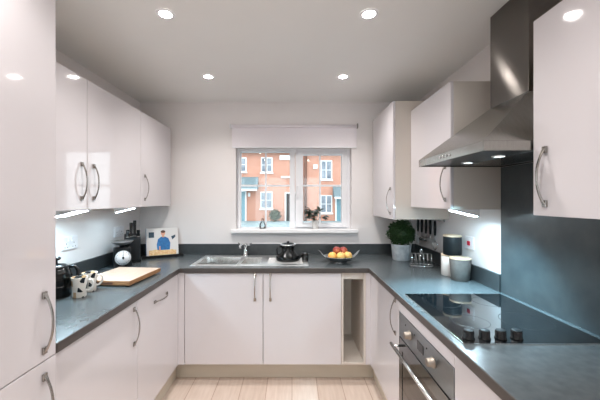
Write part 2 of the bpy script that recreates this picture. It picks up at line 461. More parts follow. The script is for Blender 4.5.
# --- left base units
t = thing('base_cabinet', 'white gloss base cabinet with upright handle beside the tall cabinet', 'cabinet', (-1.15, 1.45, .15))
m = MB(); carcass(m, XL + .0015, LF - .019, 1.137, 1.768, .15, WB - .001, '+x'); m.build('cabinet_body', 'cream', t)
dd = door(t, LF - .018, LF, 1.137, 1.7685, .152, WB - .004); handle(dd, (LF, 1.728, .715), (0, 0, 1), (1, 0, 0))
t = thing('dishwasher', 'white gloss built-in dishwasher front with level handle in the left run', 'dishwasher', (-1.15, 2.07, .15))
m = MB(); m.box(XL + .02, LF - .022, 1.775, 2.366, .15, WB - .004); m.build('dishwasher_body', 'steel', t, bevel=.004)
dd = door(t, LF - .018, LF, 1.7715, 2.367, .152, WB - .004, 'dishwasher_door'); handle(dd, (LF, 2.083, .765), (0, 1, 0), (1, 0, 0))
# --- sink base
t = thing('sink_cabinet', 'white gloss double door cabinet below the sink', 'cabinet', (-.221, 2.7, .15))
m = MB()
m.box(-.8195, .376, 2.424, 2.97, .15, .168); m.box(-.8195, -.8015, 2.424, 2.97, .168, WB - .001); m.box(.358, .376, 2.424, 2.97, .168, WB - .001)
m.box(-.8015, .358, 2.96, 2.97, .168, WB - .001); m.box(-.8015, .358, 2.424, 2.442, .76, WB - .001)
m.build('cabinet_body', 'cream', t)
dd = door(t, -.8185, -.2232, BF, BF + .018, .152, WB - .006); handle(dd, (-.283, BF, .745), (0, 0, 1), (0, -1, 0), L=.21)
dd = door(t, -.2192, .375, BF, BF + .018, .152, WB - .006); handle(dd, (-.165, BF, .745), (0, 0, 1), (0, -1, 0), L=.21)
m = MB(); m.prism([(-.886, 2.3695), (-.868, 2.3695), (-.868, 2.405), (-.822, 2.405), (-.822, 2.423), (-.886, 2.423)], 'z', .15, WB - .001)
m.build('corner_post', 'gloss', t, bevel=.0015)
# --- open niche unit
t = thing('open_shelf_unit', 'narrow open cream niche unit right of the sink cabinet doors', 'shelf unit', (.47, 2.7, .15))
m = MB()
m.box(.3775, .393, 2.405, 2.92, .15, WB - .001); m.box(.547, .563, 2.405, 2.92, .15, WB - .001)
m.box(.393, .547, 2.405, 2.92, .15, .168); m.box(.393, .547, 2.905, 2.92, .168, WB - .001); m.box(.393, .547, 2.42, 2.44, .80, WB - .001)
m.build('niche_body', 'cream', t, bevel=.001)
m = MB(); m.prism([(.5645, 2.405), (.60, 2.405), (.60, 2.3725), (.618, 2.3725), (.618, 2.423), (.5645, 2.423)], 'z', .15, WB - .001)
m.build('corner_post', 'gloss', t, bevel=.0015)
# --- right base: corner unit, oven housing, near unit
t = thing('base_cabinet', 'white gloss base cabinet left of the oven', 'cabinet', (.9, 2.07, .15))
m = MB(); carcass(m, RF + .019, XR - .0015, 1.769, 2.3705, .15, WB - .001, '-x'); m.build('cabinet_body', 'cream', t)
dd = door(t, RF, RF + .018, 1.7705, 2.3705, .152, WB - .004); handle(dd, (RF, 1.822, .735), (0, 0, 1), (-1, 0, 0))
t = thing('oven_housing', 'white cabinet housing around the oven with a plain top strip', 'cabinet', (.9, 1.465, .15))
m = MB(); m.box(RF + .02, XR, 1.1645, 1.176, .15, WB - .001); m.box(RF + .02, XR, 1.756, 1.7675, .15, WB - .001); m.box(RF + .02, XR, 1.176, 1.756, .15, .166)
m.box(XR - .01, XR, 1.176, 1.756, .166, WB - .001)
m.build('cabinet_body', 'cream', t)
m = MB(); m.box(RF, RF + .018, 1.1645, 1.7675, .7885, WB - .004); m.build('top_strip', 'gloss', t, bevel=.002)
m = MB(); m.box(RF, RF + .018, 1.1645, 1.7675, .152, .188); m.build('lower_strip', 'gloss', t, bevel=.002)
t = thing('base_cabinet', 'white gloss base cabinet right of the oven, nearest the viewer', 'cabinet', (.9, .86, .15))
m = MB(); carcass(m, RF + .019, XR - .0015, .565, 1.1625, .15, WB - .001, '-x'); m.build('cabinet_body', 'cream', t)
dd = door(t, RF, RF + .018, .566, 1.1625, .152, WB - .004); handle(dd, (RF, .62, .735), (0, 0, 1), (-1, 0, 0))
# --- plinths
m = MB(); m.box(-.935, -.917, 1.137, 2.518, 0, .149); tag(m.build('plinth', 'plinth', bevel=.001), 'beige plinth board along the floor under the left run', 'plinth')
m = MB(); m.box(-.917, .645, 2.5, 2.518, 0, .149); tag(m.build('plinth', 'plinth', bevel=.001), 'beige plinth board along the floor below the sink cabinet', 'plinth')
m = MB(); m.box(.645, .663, .565, 2.518, 0, .149); tag(m.build('plinth', 'plinth', bevel=.001), 'beige plinth board along the floor under the oven run', 'plinth')

# --- wall units left
t = thing('wall_cabinet', 'long white double door wall cabinet above the left worktop', 'wall cabinet', (-1.3, 1.75, UB))
m = MB(); carcass(m, XL + .0015, -1.154, 1.14, 2.3655, UB, UT, '+x'); m.build('cabinet_body', 'cream', t)
dd = door(t, -1.153, -1.135, 1.142, 1.7445, UB, UT); handle(dd, (-1.135, 1.697, 1.51), (0, 0, 1), (1, 0, 0), L=.2)
dd = door(t, -1.153, -1.135, 1.748, 2.3645, UB, UT); handle(dd, (-1.135, 1.80, 1.51), (0, 0, 1), (1, 0, 0), L=.2)
t = thing('wall_cabinet', 'white single door wall cabinet left of the window', 'wall cabinet', (-1.3, 2.66, UB))
m = MB(); carcass(m, XL + .0015, -1.154, 2.3665, 2.956, UB, UT, '+x'); m.build('cabinet_body', 'cream', t)
dd = door(t, -1.153, -1.135, 2.368, 2.956, UB, UT); handle(dd, (-1.135, 2.425, 1.503), (0, 0, 1), (1, 0, 0), L=.195)
m = MB(); m.box(-1.19, -1.172, 2.9565, 3.0, UB, UT); m.build('filler_strip', 'cream', t)
# --- wall units right
t = thing('wall_cabinet', 'tall deep white wall cabinet above the potted bush right of the window', 'wall cabinet', (1.0, 2.66, 1.262))
m = MB(); carcass(m, .776, XR - .0015, 2.362, 2.95, 1.262, 2.151, '-x'); m.build('cabinet_body', 'cream', t, bevel=.001)
dd = door(t, .757, .775, 2.363, 2.95, 1.262, 2.151); handle(dd, (.757, 2.42, 1.40), (0, 0, 1), (-1, 0, 0))
m = MB(); m.box(.80, .818, 2.9505, 3.0, 1.262, 2.151); m.build('filler_strip', 'cream', t)
t = thing('wall_cabinet', 'white wall cabinet left of the extractor hood', 'wall cabinet', (1.05, 2.06, UB))
m = MB(); carcass(m, .909, XR - .0015, 1.768, 2.3605, UB, UT, '-x'); m.build('cabinet_body', 'cream', t, bevel=.001)
dd = door(t, .89, .908, 1.769, 2.36, UB, UT); handle(dd, (.89, 1.825, 1.505), (0, 0, 1), (-1, 0, 0))
t = thing('wall_cabinet', 'white wall cabinet right of the extractor hood, nearest the viewer', 'wall cabinet', (1.05, .86, UB))
m = MB(); carcass(m, .909, XR - .0015, .565, 1.1615, UB, UT, '-x'); m.build('cabinet_body', 'cream', t)
dd = door(t, .89, .908, .566, 1.1625, UB - .002, UT - .008); handle(dd, (.89, 1.105, 1.492), (0, 0, 1), (-1, 0, 0))

# ------------------------------------------------------------------ worktop, upstands, splashback
t = thing('worktop', 'slate grey laminate worktop running round three sides of the kitchen', 'worktop', (0, 2.4, WB))
xs = [XL, -.848, -.79, .12, .58, XR]; ys = [.565, 1.1355, 2.385, 2.47, 2.905, YF]
def fill(i, j):
    if i == 0: return j >= 1
    if i in (1, 2, 3): return j >= 2 and not (i == 2 and j == 3)
    return True
m = MB(); m.grid(xs, ys, fill, WB, WT); m.bm.normal_update()
for f in m.bm.faces: f.material_index = 1 if abs(f.normal.z) < .5 else 0
m.build('worktop_slab', ['worktop', 'edge'], t, bevel=.005, seg=3)
for x0, x1, y0, y1 in ((XL, XL + .018, 1.1355, YF), (XL + .018, XR - .018, YF - .018, YF), (XR - .018, XR, 1.768, YF)):
    m = MB(); m.box(x0, x1, y0, y1, WT, WT + .098)
    tag(m.build('upstand', 'upstand', bevel=.002), 'slate grey upstand strip along the ' + ('left wall' if x1 < -1 else 'right wall' if x0 > 1 else 'window wall') + ' above the worktop', 'upstand')
m = MB(); m.box(XR - .01, XR, 1.1655, 1.7655, WT, 1.592); tag(m.build('splashback', 'splash', bevel=.001), 'slate grey splashback panel on the wall behind the hob', 'splashback')

# ------------------------------------------------------------------ sink and tap
t = thing('sink', 'stainless steel one and a half bowl sink with drainer under the window', 'sink', (-.33, 2.69, WT))
A = (-.765, -.445, 2.505, 2.83); B = (-.415, -.262, 2.53, 2.79)
xs = [-.80, A[0], A[1], B[0], B[1], .13]; ys = [2.462, A[2], B[2], B[3], A[3], 2.915]
m = MB(); m.grid(xs, ys, lambda i, j: not ((i == 1 and 1 <= j <= 3) or (i == 3 and j == 2)), WT - .001, WT + .0035)
for k in range(7):
    y = 2.55 + k * .037; m.box(-.20, .09, y, y + .012, WT + .0035, WT + .0065)
m.build('sink_deck', 'sink_steel', t, bevel=.0015)
def bowl(b, depth):
    x0, x1, y0, y1 = b; i = .022; zb = WT - depth
    m = MB()
    top = [(x0, y0), (x1, y0), (x1, y1), (x0, y1)]; bot = [(x0 + i, y0 + i), (x1 - i, y0 + i), (x1 - i, y1 - i), (x0 + i, y1 - i)]
    o = .0015
    def loop(pts, z, g): 
        cx = (x0 + x1) / 2; cy = (y0 + y1) / 2
        return [m.bm.verts.new((px + (g if px > cx else -g), py + (g if py > cy else -g), z)) for px, py in pts]
    a1 = loop(top, WT - .0005, -.0002); b1 = loop(bot, zb, 0); a2 = loop(top, WT - .0005, o); b2 = loop(bot, zb - .002, o)
    for P, Q in ((a1, b1), (a2, b2), (a1, a2)):
        for k in range(4): m._f([P[k], P[(k + 1) % 4], Q[(k + 1) % 4], Q[k]])
    m._f(b1); m._f(b2)
    o_ = m.build('sink_bowl', 'bowl_steel', t)
    w = MB(); w.lathe([(0, 0), (.038, 0), (.04, .002), (.036, .004), (.028, .002), (0, .001)], ((x0 + x1) / 2, (y0 + y1) / 2, zb + .0005)); w.build('waste', 'chrome', o_)
bowl(A, .16); bowl(B, .10)
t = thing('mixer_tap', 'chrome mixer tap with two levers behind the sink', 'tap', (-.425, 2.875, WT + .0035))
m = MB(); m.lathe([(0, 0), (.028, 0), (.028, .006), (.02, .012), (.019, .10), (.022, .108), (.012, .118), (0, .12)], (-.425, 2.875, WT + .0035), 24); m.build('tap_body', 'chrome', t)
m = MB()
pts = [(-.425, 2.875, WT + .085)] + [(-.425 - .03 * q, 2.875 - .17 * q, WT + .085 + .035 * math.sin(PI * (q * .85))) for q in [.12 * k for k in range(1, 8)]]
pts.append((pts[-1][0], pts[-1][1] - .004, pts[-1][2] - .02)); m.tube(pts, .0105, 12); m.build('spout', 'chrome', t)
for sx in (-1, 1):
    m = MB(); m.tube([(-.425 + sx * .01, 2.875, WT + .105), (-.425 + sx * .03, 2.872, WT + .108), (-.425 + sx * .036, 2.868, WT + .112)], .011, 12)
    m.strip([(-.425 + sx * .034, 2.87, WT + .11), (-.425 + sx * .05, 2.86, WT + .118), (-.425 + sx * .062, 2.845, WT + .126)], (0, .6, -.2), .012, .006)
    m.build('lever', 'chrome', t)

# ------------------------------------------------------------------ hob
t = thing('hob', 'black glass hob set in the worktop under the extractor hood', 'hob', (.873, 1.42, WT))
m = MB(); m.box(.617, 1.132, 1.127, 1.717, WT + .0005, WT + .0055); hb = m.build('glass_top', 'black_glass', t, bevel=.0015)
m = MB()
for cx, cy, r in ((.75, 1.585, .09), (.99, 1.585, .075), (.75, 1.33, .075), (.99, 1.33, .10)):
    m.lathe([(r - .0015, 0), (r, .0002), (r + .0015, 0)], (cx, cy, WT + .0057), 48)
m.build('zone_marking', 'mark', hb)
m = MB(); m.grid([.614, .6175, 1.1315, 1.135], [1.124, 1.1275, 1.7165, 1.72], lambda i, j: not (i == 1 and j == 1), WT + .0003, WT + .0045); m.build('edge_trim', 'steel', t)
for i in range(4):
    x = .652 + i * .059
    m = MB(); m.lathe([(0, 0), (.021, 0), (.0205, .004), (.018, .006), (.0185, .028), (.0165, .031)], (x, 1.163, WT + .0055), 28)
    k = m.build('control_knob', 'black', t)
    m = MB(); m.lathe([(.0166, 0), (.0166, .001), (.014, .0022), (0, .0022)], (x, 1.163, WT + .0365), 28); m.build('knob_cap', 'satin_black', k)

# ------------------------------------------------------------------ oven
t = thing('oven', 'built-in steel oven with smoked glass door under the hob', 'oven', (.85, 1.465, .19))
m = MB(); m.box(RF + .03, 1.15, 1.178, 1.754, .19, .785); m.build('oven_body', 'dark_under', t)
m = MB(); m.box(RF - .001, RF + .028, 1.168, 1.764, .655, .786); pn = m.build('control_panel', 'oven_steel', t, bevel=.002)
for y in (1.335, 1.60):
    m = MB(); m.lathe([(0, 0), (.024, 0), (.024, .004), (.019, .006), (.0175, .026), (.015, .03), (0, .03)], (0, 0, 0), 28, 'x'); m.xform(Matrix.Scale(-1, 4, (1, 0, 0))); m.xform(Matrix.Translation((RF - .001, y, .722)))
    m.build('oven_knob', 'knob_steel', t)
m = MB(); m.box(RF - .0035, RF - .001, 1.435, 1.505, .70, .742); m.build('display', 'display', pn, bevel=.001)
for y in (1.40, 1.54, 1.66):
    m = MB(); m.cyl((RF - .003, y, .75), .004, .002, 12, 'x'); m.build('indicator', 'display', pn)
m = MB(); m.grid([1.168, 1.215, 1.717, 1.764], [.19, .24, .585, .648], lambda i, j: not (i == 1 and j == 1), RF - .001, RF + .028)
m.xform(Matrix(((0, 0, 1, 0), (1, 0, 0, 0), (0, 1, 0, 0), (0, 0, 0, 1))))
dd = m.build('oven_door', 'black_glass', t, bevel=.0015)
m = MB(); m.box(RF + .002, RF + .012, 1.215, 1.717, .24, .585); m.build('door_glass', 'oven_glass', dd)
m = MB(); m.tube([(RF - .05, 1.185, .615), (RF - .05, 1.747, .615)], .0095, 14)
for y in (1.215, 1.717): m.tube([(RF - .001, y, .615), (RF - .05, y, .615)], .007, 10)
m.build('door_handle', 'steel', dd)

# ------------------------------------------------------------------ cooker hood
t = thing('cooker_hood', 'stainless steel chimney extractor hood above the hob', 'extractor hood', (.94, 1.465, 1.594))
hy0, hy1 = 1.168, 1.7645; lz0, lz1 = 1.594, 1.631
cx0, cy0, cy1, cz = 1.005, 1.337, 1.597, 1.872
m = MB()
m.hexa([(.71, hy0, lz1), (XR, hy0, lz1), (XR, hy1, lz1), (.71, hy1, lz1)], [(cx0, cy0, cz), (XR, cy0, cz), (XR, cy1, cz), (cx0, cy1, cz)])
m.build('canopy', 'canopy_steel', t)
m = MB(); m.grid([.71, .716, XR - .004, XR], [hy0, hy0 + .006, hy1 - .006, hy1], lambda i, j: not (i == 1 and j == 1), lz0, lz1)
m.build('lip', 'canopy_steel', t, bevel=.001)
m = MB(); m.box(cx0, XR, cy0, cy1, cz, H - .001); m.build('chimney', 'shaded_hood_steel', t, bevel=.0015)
m = MB(); m.box(.7165, XR - .0045, hy0 + .0065, hy1 - .0065, lz0 + .006, lz0 + .016); u = m.build('underside', 'dark_under', t)
m = MB()
for k in range(22): m.box(.93, 1.14, 1.22 + k * .023, 1.232 + k * .023, lz0 + .003, lz0 + .006)
m.build('grease_filter', 'steel', u)
for y in (1.36, 1.60):
    m = MB(); m.lathe([(0, 0), (.022, 0), (.022, -.003), (.03, -.004), (.03, 0)], (.895, y, lz0 + .0058), 24); r = m.build('lamp_ring', 'chrome', u)
    m = MB(); m.lathe([(0, 0), (.021, 0)], (.895, y, lz0 + .0020), 24); m.build('lamp_lens', 'hood_led', r)
    ld = bpy.data.lights.new('hood_beam', 'SPOT'); ld.energy = 8 if y < 1.5 else 60; ld.color = (.46, .82, 1); ld.spot_size = math.radians(78); ld.spot_blend = .55; ld.shadow_soft_size = .02
    lo = bpy.data.objects.new('hood_beam', ld); COL.objects.link(lo); lo.location = (.895, y, lz0 - .004)
for k in range(4):
    m = MB(); m.cyl((.7065, 1.42 + k * .03, 1.613), .006, .0038, 14, 'x'); m.build('push_button', 'chrome', t)

# ------------------------------------------------------------------ triangular lamps under the wall units
def wedge_lamp(side, y0, y1, label):
    """side -1 left run, 1 right run"""
    xf, xb = (-1.165, -1.315) if side < 0 else (.915, 1.065)
    dz = .043
    t = thing('cabinet_lamp', label, 'lamp', ((xf + xb) / 2, (y0 + y1) / 2, UB), group='triangular lamps under the wall cabinets')
    m = MB(); m.prism([(xf, UB - .0005), (xb, UB - .0005), (xb, UB - dz), (xf, UB - .006)], 'y', y0, y1); b = m.build('lamp_body', 'white_plastic', t, bevel=.001)
    L = math.hypot(xb - xf, dz - .006); ux = (xb - xf) / L; uz = -(dz - .006) / L
    nx, nz = (-uz, ux) if side < 0 else (uz, -ux)
    if nz > 0: nx, nz = -nx, -nz
    def P(s_, y, o): return (xf + ux * s_ + nx * o, y, UB - .006 + uz * s_ + nz * o)
    e = .008
    m = MB(); m.hexa([P(e, y0 + e, .0006), P(L - e, y0 + e, .0006), P(L - e, y1 - e, .0006), P(e, y1 - e, .0006)], [P(e, y0 + e, .002), P(L - e, y0 + e, .002), P(L - e, y1 - e, .002), P(e, y1 - e, .002)])
    m.build('lamp_diffuser', 'led', b)
    return t
wedge_lamp(-1, 1.72, 1.82, 'triangular lamp under the left double door wall cabinet')
wedge_lamp(-1, 2.33, 2.362, 'x')['label'] = 'triangular lamp under the left wall cabinet above the knife block'
wedge_lamp(1, 1.785, 1.86, 'triangular lamp under the wall cabinet left of the hood')

# ------------------------------------------------------------------ ceiling downlights
DL = [(-.629, 2.366, 'small round ceiling downlight at far left, towards the window'), (.383, 2.366, 'small round ceiling downlight at far right, towards the window'),
      (-.629, 1.567, 'round ceiling downlight at near left, above the left worktop'), (.383, 1.567, 'round ceiling downlight at near right, beside the extractor hood')]
base = None
for x, y in ((-.629, .77), (.383, .77), (-.629, -.03), (.383, -.03), (-.629, -1.2), (.383, -1.2)):
    DL.append((x, y, 'round ceiling downlight over the near floor, out of the picture'))
for x, y, lab in DL:
    if base is None:
        base = thing('downlight', lab, 'downlight', (x, y, H), group='recessed ceiling downlights')
        m = MB(); m.lathe([(.030, -.0005), (.030, -.004), (.042, -.006), (.046, -.0005)], (x, y, H), 32); rg = m.build('trim_ring', 'white_plastic', base)
        m = MB(); m.lathe([(0, -.003), (.030, -.003), (.030, -.0005)], (x, y, H), 32); m.build('lens', 'downlight', base)
    else:
        dup(base, (x, y, H), None, lab)
    ld = bpy.data.lights.new('downlight_beam', 'SPOT'); ld.energy = 22 if y > 1 else 15; ld.color = (1, .95, .915); ld.spot_size = math.radians(138); ld.spot_blend = 1.0; ld.shadow_soft_size = .026
    lo = bpy.data.objects.new('downlight_beam', ld); COL.objects.link(lo); lo.location = (x, y, H - .009)

# ------------------------------------------------------------------ sockets and switches
def socket(loc, face, label, w=.146, cooker=False):
    """face +1: on the left wall looking +x; -1 on the right wall"""
    t = thing('wall_switch' if cooker else 'wall_socket', label, 'switch' if cooker else 'socket', loc)
    x, y, z = loc; f = face
    def bx(m, a, b, y0, y1, z0, z1): m.box(min(x + f * a, x + f * b), max(x + f * a, x + f * b), y0, y1, z0, z1)
    m = MB(); bx(m, 0, .009, y - w / 2, y + w / 2, z - .043, z + .043); p = m.build('faceplate', 'white_plastic', t, bevel=.003)
    if cooker:
        m = MB(); bx(m, .009, .015, y - .014, y + .014, z - .016, z + .012); m.build('red_rocker', 'red_plastic', p, bevel=.002)
    else:
        for s in (-1, 1):
            m = MB(); bx(m, .009, .0135, y + s * .016 - .008, y + s * .016 + .008, z + .012, z + .032); m.build('rocker', 'white_plastic', p, bevel=.001)
            m = MB()
            for dy, dz_, hw, hh in ((0, .006, .002, .005), (-.011, -.016, .0035, .002), (.011, -.016, .0035, .002)):
                c = y + s * .036
                bx(m, .0088, .0094, c + dy - hw, c + dy + hw, z + dz_ - hh - .008, z + dz_ + hh - .008)
            m.build('pin_slots', 'black', p)
socket((XL, 2.04, 1.13), 1, 'white double socket on the left wall above the kettle')
socket((XL, 2.62, 1.145), 1, 'white double socket on the left wall beside the weighing scales')
socket((XR, 2.085, 1.125), -1, 'white cooker switch with red rocker on the right wall behind the canisters', w=.1, cooker=True)

# ------------------------------------------------------------------ things on the left worktop
# kettle
kx, ky = -1.266, 1.69
t = thing('kettle', 'black glossy kettle with knob lid beside the tall cabinet', 'kettle', (kx, ky, WT))
m = MB(); m.lathe([(0, 0), (.066, 0), (.07, .006), (.07, .05), (.074, .056), (.074, .062), (0, .062)], (kx, ky, WT), 32); m.build('kettle_base', 'black', t)
m = MB(); m.lathe([(.072, .062), (.077, .085), (.074, .12), (.064, .145), (.055, .152)], (kx, ky, WT), 32); m.lathe([(.0, .0625), (.072, .0625)], (kx, ky, WT), 32); m.build('kettle_belly', 'kettle_glass', t)
m = MB(); m.lathe([(.0565, .151), (.058, .158), (.045, .168), (.012, .174), (.008, .176), (.007, .19), (.02, .196), (.023, .204), (.018, .21), (0, .211)], (kx, ky, WT), 32); m.build('kettle_lid', 'black', t)
m = MB(); m.tube([(kx + .042, ky + .035, WT + .152), (kx + .066, ky + .05, WT + .152), (kx + .082, ky + .055, WT + .128), (kx + .082, ky + .05, WT + .085), (kx + .066, ky + .03, WT + .055)], .009, 10); m.build('kettle_handle', 'black', t)
m = MB(); m.tube([(kx + .03, ky - .062, WT + .13), (kx + .045, ky - .085, WT + .142), (kx + .052, ky - .095, WT + .152)], [.018, .013, .009], 12); m.build('kettle_spout', 'black', t)
# mugs
def mug(x, y, rot, label):
    t = thing('mug', label, 'mug', (x, y, WT), rot)
    m = MB(); m.lathe([(0, 0), (.031, 0), (.033, .004), (.0385, .10), (.0395, .105), (.0375, .105), (.0365, .10), (.030, .008), (0, .007)], n=32); m.build('mug_body', 'mug', t, world=False)
    m = MB(); m.tube([(.034, 0, .085), (.055, 0, .09), (.066, 0, .074), (.062, 0, .05), (.046, 0, .032), (.033, 0, .03)], .0055, 10); m.build('mug_handle', 'ceramic', t, world=False)
mug(-1.136, 1.685, .25, 'patterned black and tan mug in front, nearest the worktop edge')
mug(-1.15, 1.79, .35, 'patterned mug tucked behind the front mug by the chopping board')
# chopping board
t = thing('chopping_board', 'thick pale wooden chopping board lying on the left worktop', 'chopping board', (-1.1, 2.06, WT), -.085)
m = MB(); m.mi = 0; m.box(-.155, .155, -.185, .185, .008, .036)
for f in m.bm.faces:
    if abs(f.normal.z) < .5: f.material_index = 1
m.bm.normal_update()
for f in m.bm.faces: f.material_index = 0 if abs(f.normal.z) > .5 else 1
b = m.build('board', ['wood', 'wood_side'], t, bevel=.003, world=False)
m = MB(); m.box(-.06, .05, -.1858, -.18, .014, .027); m.build('hand_groove', 'hair', b, world=False)
for sx in (-1, 1):
    for sy in (-1, 1):
        m = MB(); m.cyl((sx * .12, sy * .15, 0), .012, .008, 16); m.build('rubber_foot', 'black', b, world=False)
# weighing scales
sx_, sy_ = -1.325, 2.455
t = thing('weighing_scales', 'black weighing scales with round white dial and metal pan', 'scales', (sx_, sy_, WT), .62)
m = MB(); m.hexa([(-.068, -.05, 0), (.068, -.05, 0), (.068, .05, 0), (-.068, .05, 0)], [(-.055, -.035, .15), (.055, -.035, .15), (.055, .035, .15), (-.055, .035, .15)]); m.build('scales_body', 'satin_black', t, bevel=.008, world=False)
m = MB(); m.lathe([(0, 0), (.062, 0), (.064, .012), (.058, .016), (.056, .012), (0, .012)], (0, 0, 0), 36, 'y'); m.xform(Matrix.Translation((0, -.046, .073)) @ Matrix.Rotation(PI, 4, 'Z')); dl = m.build('dial_case', 'satin_black', t, world=False)
m = MB(); m.lathe([(0, 0), (.056, 0), (.056, .001), (0, .0012)], (0, 0, 0), 36, 'y'); m.xform(Matrix.Translation((0, -.0582, .073)) @ Matrix.Rotation(PI, 4, 'Z')); fc = m.build('dial_face', 'dial', dl, world=False)
m = MB()
for k in range(24):
    a = 2 * PI * k / 24
    c_, s_ = math.cos(a), math.sin(a); l = .008 if k % 2 else .012
    p0 = Vector((c_ * (.052 - l), -.0597, .073 + s_ * (.052 - l))); p1 = Vector((c_ * .052, -.0597, .073 + s_ * .052))
    m.strip([p0, p1], (-s_, 0, c_), .0016, .0006)
m.build('dial_ticks', 'black', fc, world=False)
m = MB(); m.strip([(0, -.0608, .06), (0, -.0608, .121)], (1, 0, 0), .004, .001); m.cyl((0, -.0625, .073), .008, .003, 16, 'y'); m.build('dial_needle', 'black', fc, world=False)
m = MB(); m.cyl((0, 0, .15), .018, .018, 20); m.build('pan_stem', 'satin_black', t, world=False)
m = MB(); m.lathe([(0, .168), (.035, .168), (.064, .178), (.078, .192), (.081, .196), (.079, .197), (.063, .182), (.035, .172), (0, .172)], n=36); m.build('weighing_pan', 'sink_steel', t, world=False)
# knife block and knives
bx_, by_ = -1.335, 2.635
t = thing('knife_block', 'black knife block standing behind the weighing scales', 'knife block', (bx_, by_, WT), .5)
m = MB(); m.prism([(-.062, 0), (.062, 0), (.062, .13), (.035, .235), (-.062, .20)], 'x', -.06, .06)
m.build('block_body', 'satin_black', t, bevel=.008, world=False)
m = MB(); m.box(-.061, .061, -.064, -.055, .0, .02); m.build('block_foot', 'black', t, world=False)
rt = Matrix.Translation((bx_, by_, WT)) @ Matrix.Rotation(.5, 4, 'Z')
for i, (u, v, L, lab) in enumerate([(-.036, -.04, .06, 'black handled knife at the left of the knife block'), (-.010, -.03, .115, 'black handled knife second from the left in the knife block'), (.016, -.025, .13, 'longest black handled knife standing tallest in the knife block'), (.042, -.04, .055, 'short black handled knife at the right of the knife block')]):
    base_z = .2 + (v + .062) / .097 * .035
    p = rt @ Vector((u, v, base_z + .001))
    k = thing('kitchen_knife', lab, 'knife', p, .5, group='knives in the knife block')
    m = MB(); m.strip([(0, 0, .001), (0, .004, L * .3), (0, -.002, L * .7), (0, -.008, L)], (1, 0, 0), [.022, .022, .024, .026], .02); m.build('knife_handle', 'black', k, bevel=.004, world=False)
    m = MB(); m.box(-.0105, .0105, -.008, .009, 0, .004); m.build('bolster', 'steel', k, world=False)
# cookbook on its stand
cx_, cy_ = -1.168, 2.85
rz = .5
t = thing('book_stand', 'black cookbook stand in the far left corner of the worktop', 'book stand', (cx_, cy_, WT), rz)
m = MB(); m.box(-.17, .17, -.055, .06, 0, .012); m.box(-.17, .17, -.055, -.047, .012, .026); m.build('stand_tray', 'black', t, bevel=.002, world=False)
lean = math.radians(14)
R0 = Matrix.Translation((0, -.004, .0125)) @ Matrix.Rotation(-lean, 4, 'X')
m = MB(); m.box(-.10, .10, .033, .040, 0, .2); m.xform(R0); m.build('stand_back', 'satin_black', t, world=False)
bk = thing('cookbook', 'cookbook with a blue shirted figure on its white cover on the black stand', 'book', (cx_, cy_, WT + .0135), rz)
R1 = Matrix.Translation((0, -.004, 0)) @ Matrix.Rotation(-lean, 4, 'X')
m = MB(); m.mi = 0; m.box(-.135, .135, 0, .003, .004, .25); m.box(-.135, .135, .027, .03, .004, .25); m.mi = 1; m.box(-.137, -.134, 0, .03, .004, .25)
m.xform(R1); m.build('book_cover', ['paper', 'blue'], bk, world=False)
m = MB(); m.box(-.133, .131, .0035, .0265, .008, .246); m.xform(R1); m.build('pages', 'ceramic', bk, world=False)
m = MB()
def poly(pts, lvl, mi):
    m.mi = mi; m.prism(pts, 'y', -.0006 * lvl, -.0006 * lvl + .0005)
def ell(cx, cz, rx, rz_, lvl, mi, n=20): poly([(cx + rx * math.cos(2 * PI * k / n), cz + rz_ * math.sin(2 * PI * k / n)) for k in range(n)], lvl, mi)
poly([(-.115, .006), (.115, .006), (.115, .045), (-.115, .052)], 1, 3)
poly([(-.115, .165), (-.07, .165), (-.07, .215), (-.115, .215)], 1, 4)
poly([(-.045, .05), (.06, .05), (.066, .11), (.05, .155), (.022, .17), (-.012, .17), (-.038, .15), (-.05, .1)], 2, 0)
poly([(-.004, .165), (.016, .165), (.016, .185), (-.004, .185)], 3, 1)
ell(.006, .203, .019, .024, 3, 1); ell(.006, .217, .02, .013, 4, 2)
poly([(.085, .14), (.112, .165), (.112, .185), (.075, .17)], 1, 4)
ell(.075, .035, .03, .018, 2, 3); ell(-.06, .04, .04, .016, 2, 3)
poly([(-.03, .04), (-.018, .04), (-.02, .085), (-.03, .085)], 4, 1)
m.xform(R1); m.build('cover_picture', ['blue', 'skin', 'hair', 'tan', 'teal_ink'], bk, world=False)

# ------------------------------------------------------------------ things on the sink run
# black teapot on the drainer
px, py, pz = -.034, 2.66, WT + .0065
t = thing('teapot', 'black stovetop teapot with chrome rim on the sink drainer', 'teapot', (px, py, pz))
m = MB(); m.lathe([(0, 0), (.092, 0), (.099, .006), (.100, .03), (.094, .042), (.074, .058), (.058, .078), (.052, .10), (.053, .116), (.060, .13), (.055, .132), (0, .131)], (px, py, pz), 36); m.build('teapot_body', 'kettle_glass', t)
m = MB(); m.lathe([(.0605, .128), (.066, .132), (.066, .138), (.058, .140), (.057, .134)], (px, py, pz), 36); m.build('chrome_rim', 'chrome', t)
m = MB(); m.lathe([(.056, .133), (.045, .145), (.015, .15), (.01, .152), (.012, .16), (0, .162)], (px, py, pz), 30); m.build('teapot_lid', 'black', t)
m = MB(); m.tube([(px + .085, py - .02, pz + .025), (px + .108, py - .027, pz + .04), (px + .118, py - .03, pz + .066)], [.018, .013, .01], 12); m.build('teapot_spout', 'black', t)
m = MB(); m.tube([(px - .05, py, pz + .112), (px - .078, py, pz + .116), (px - .094, py, pz + .092), (px - .092, py, pz + .06), (px - .084, py, pz + .045)], .006, 10); m.build('teapot_handle', 'black', t)
t = thing('drinking_glass', 'small clear drinking glass beside the black teapot on the drainer', 'glass', (.108, 2.60, WT + .0065))
m = MB(); m.lathe([(0, 0), (.024, 0), (.031, .07), (.0295, .07), (.0225, .004), (0, .004)], (.108, 2.60, WT + .0065), 28); m.build('glass_wall', 'bottle_glass', t)
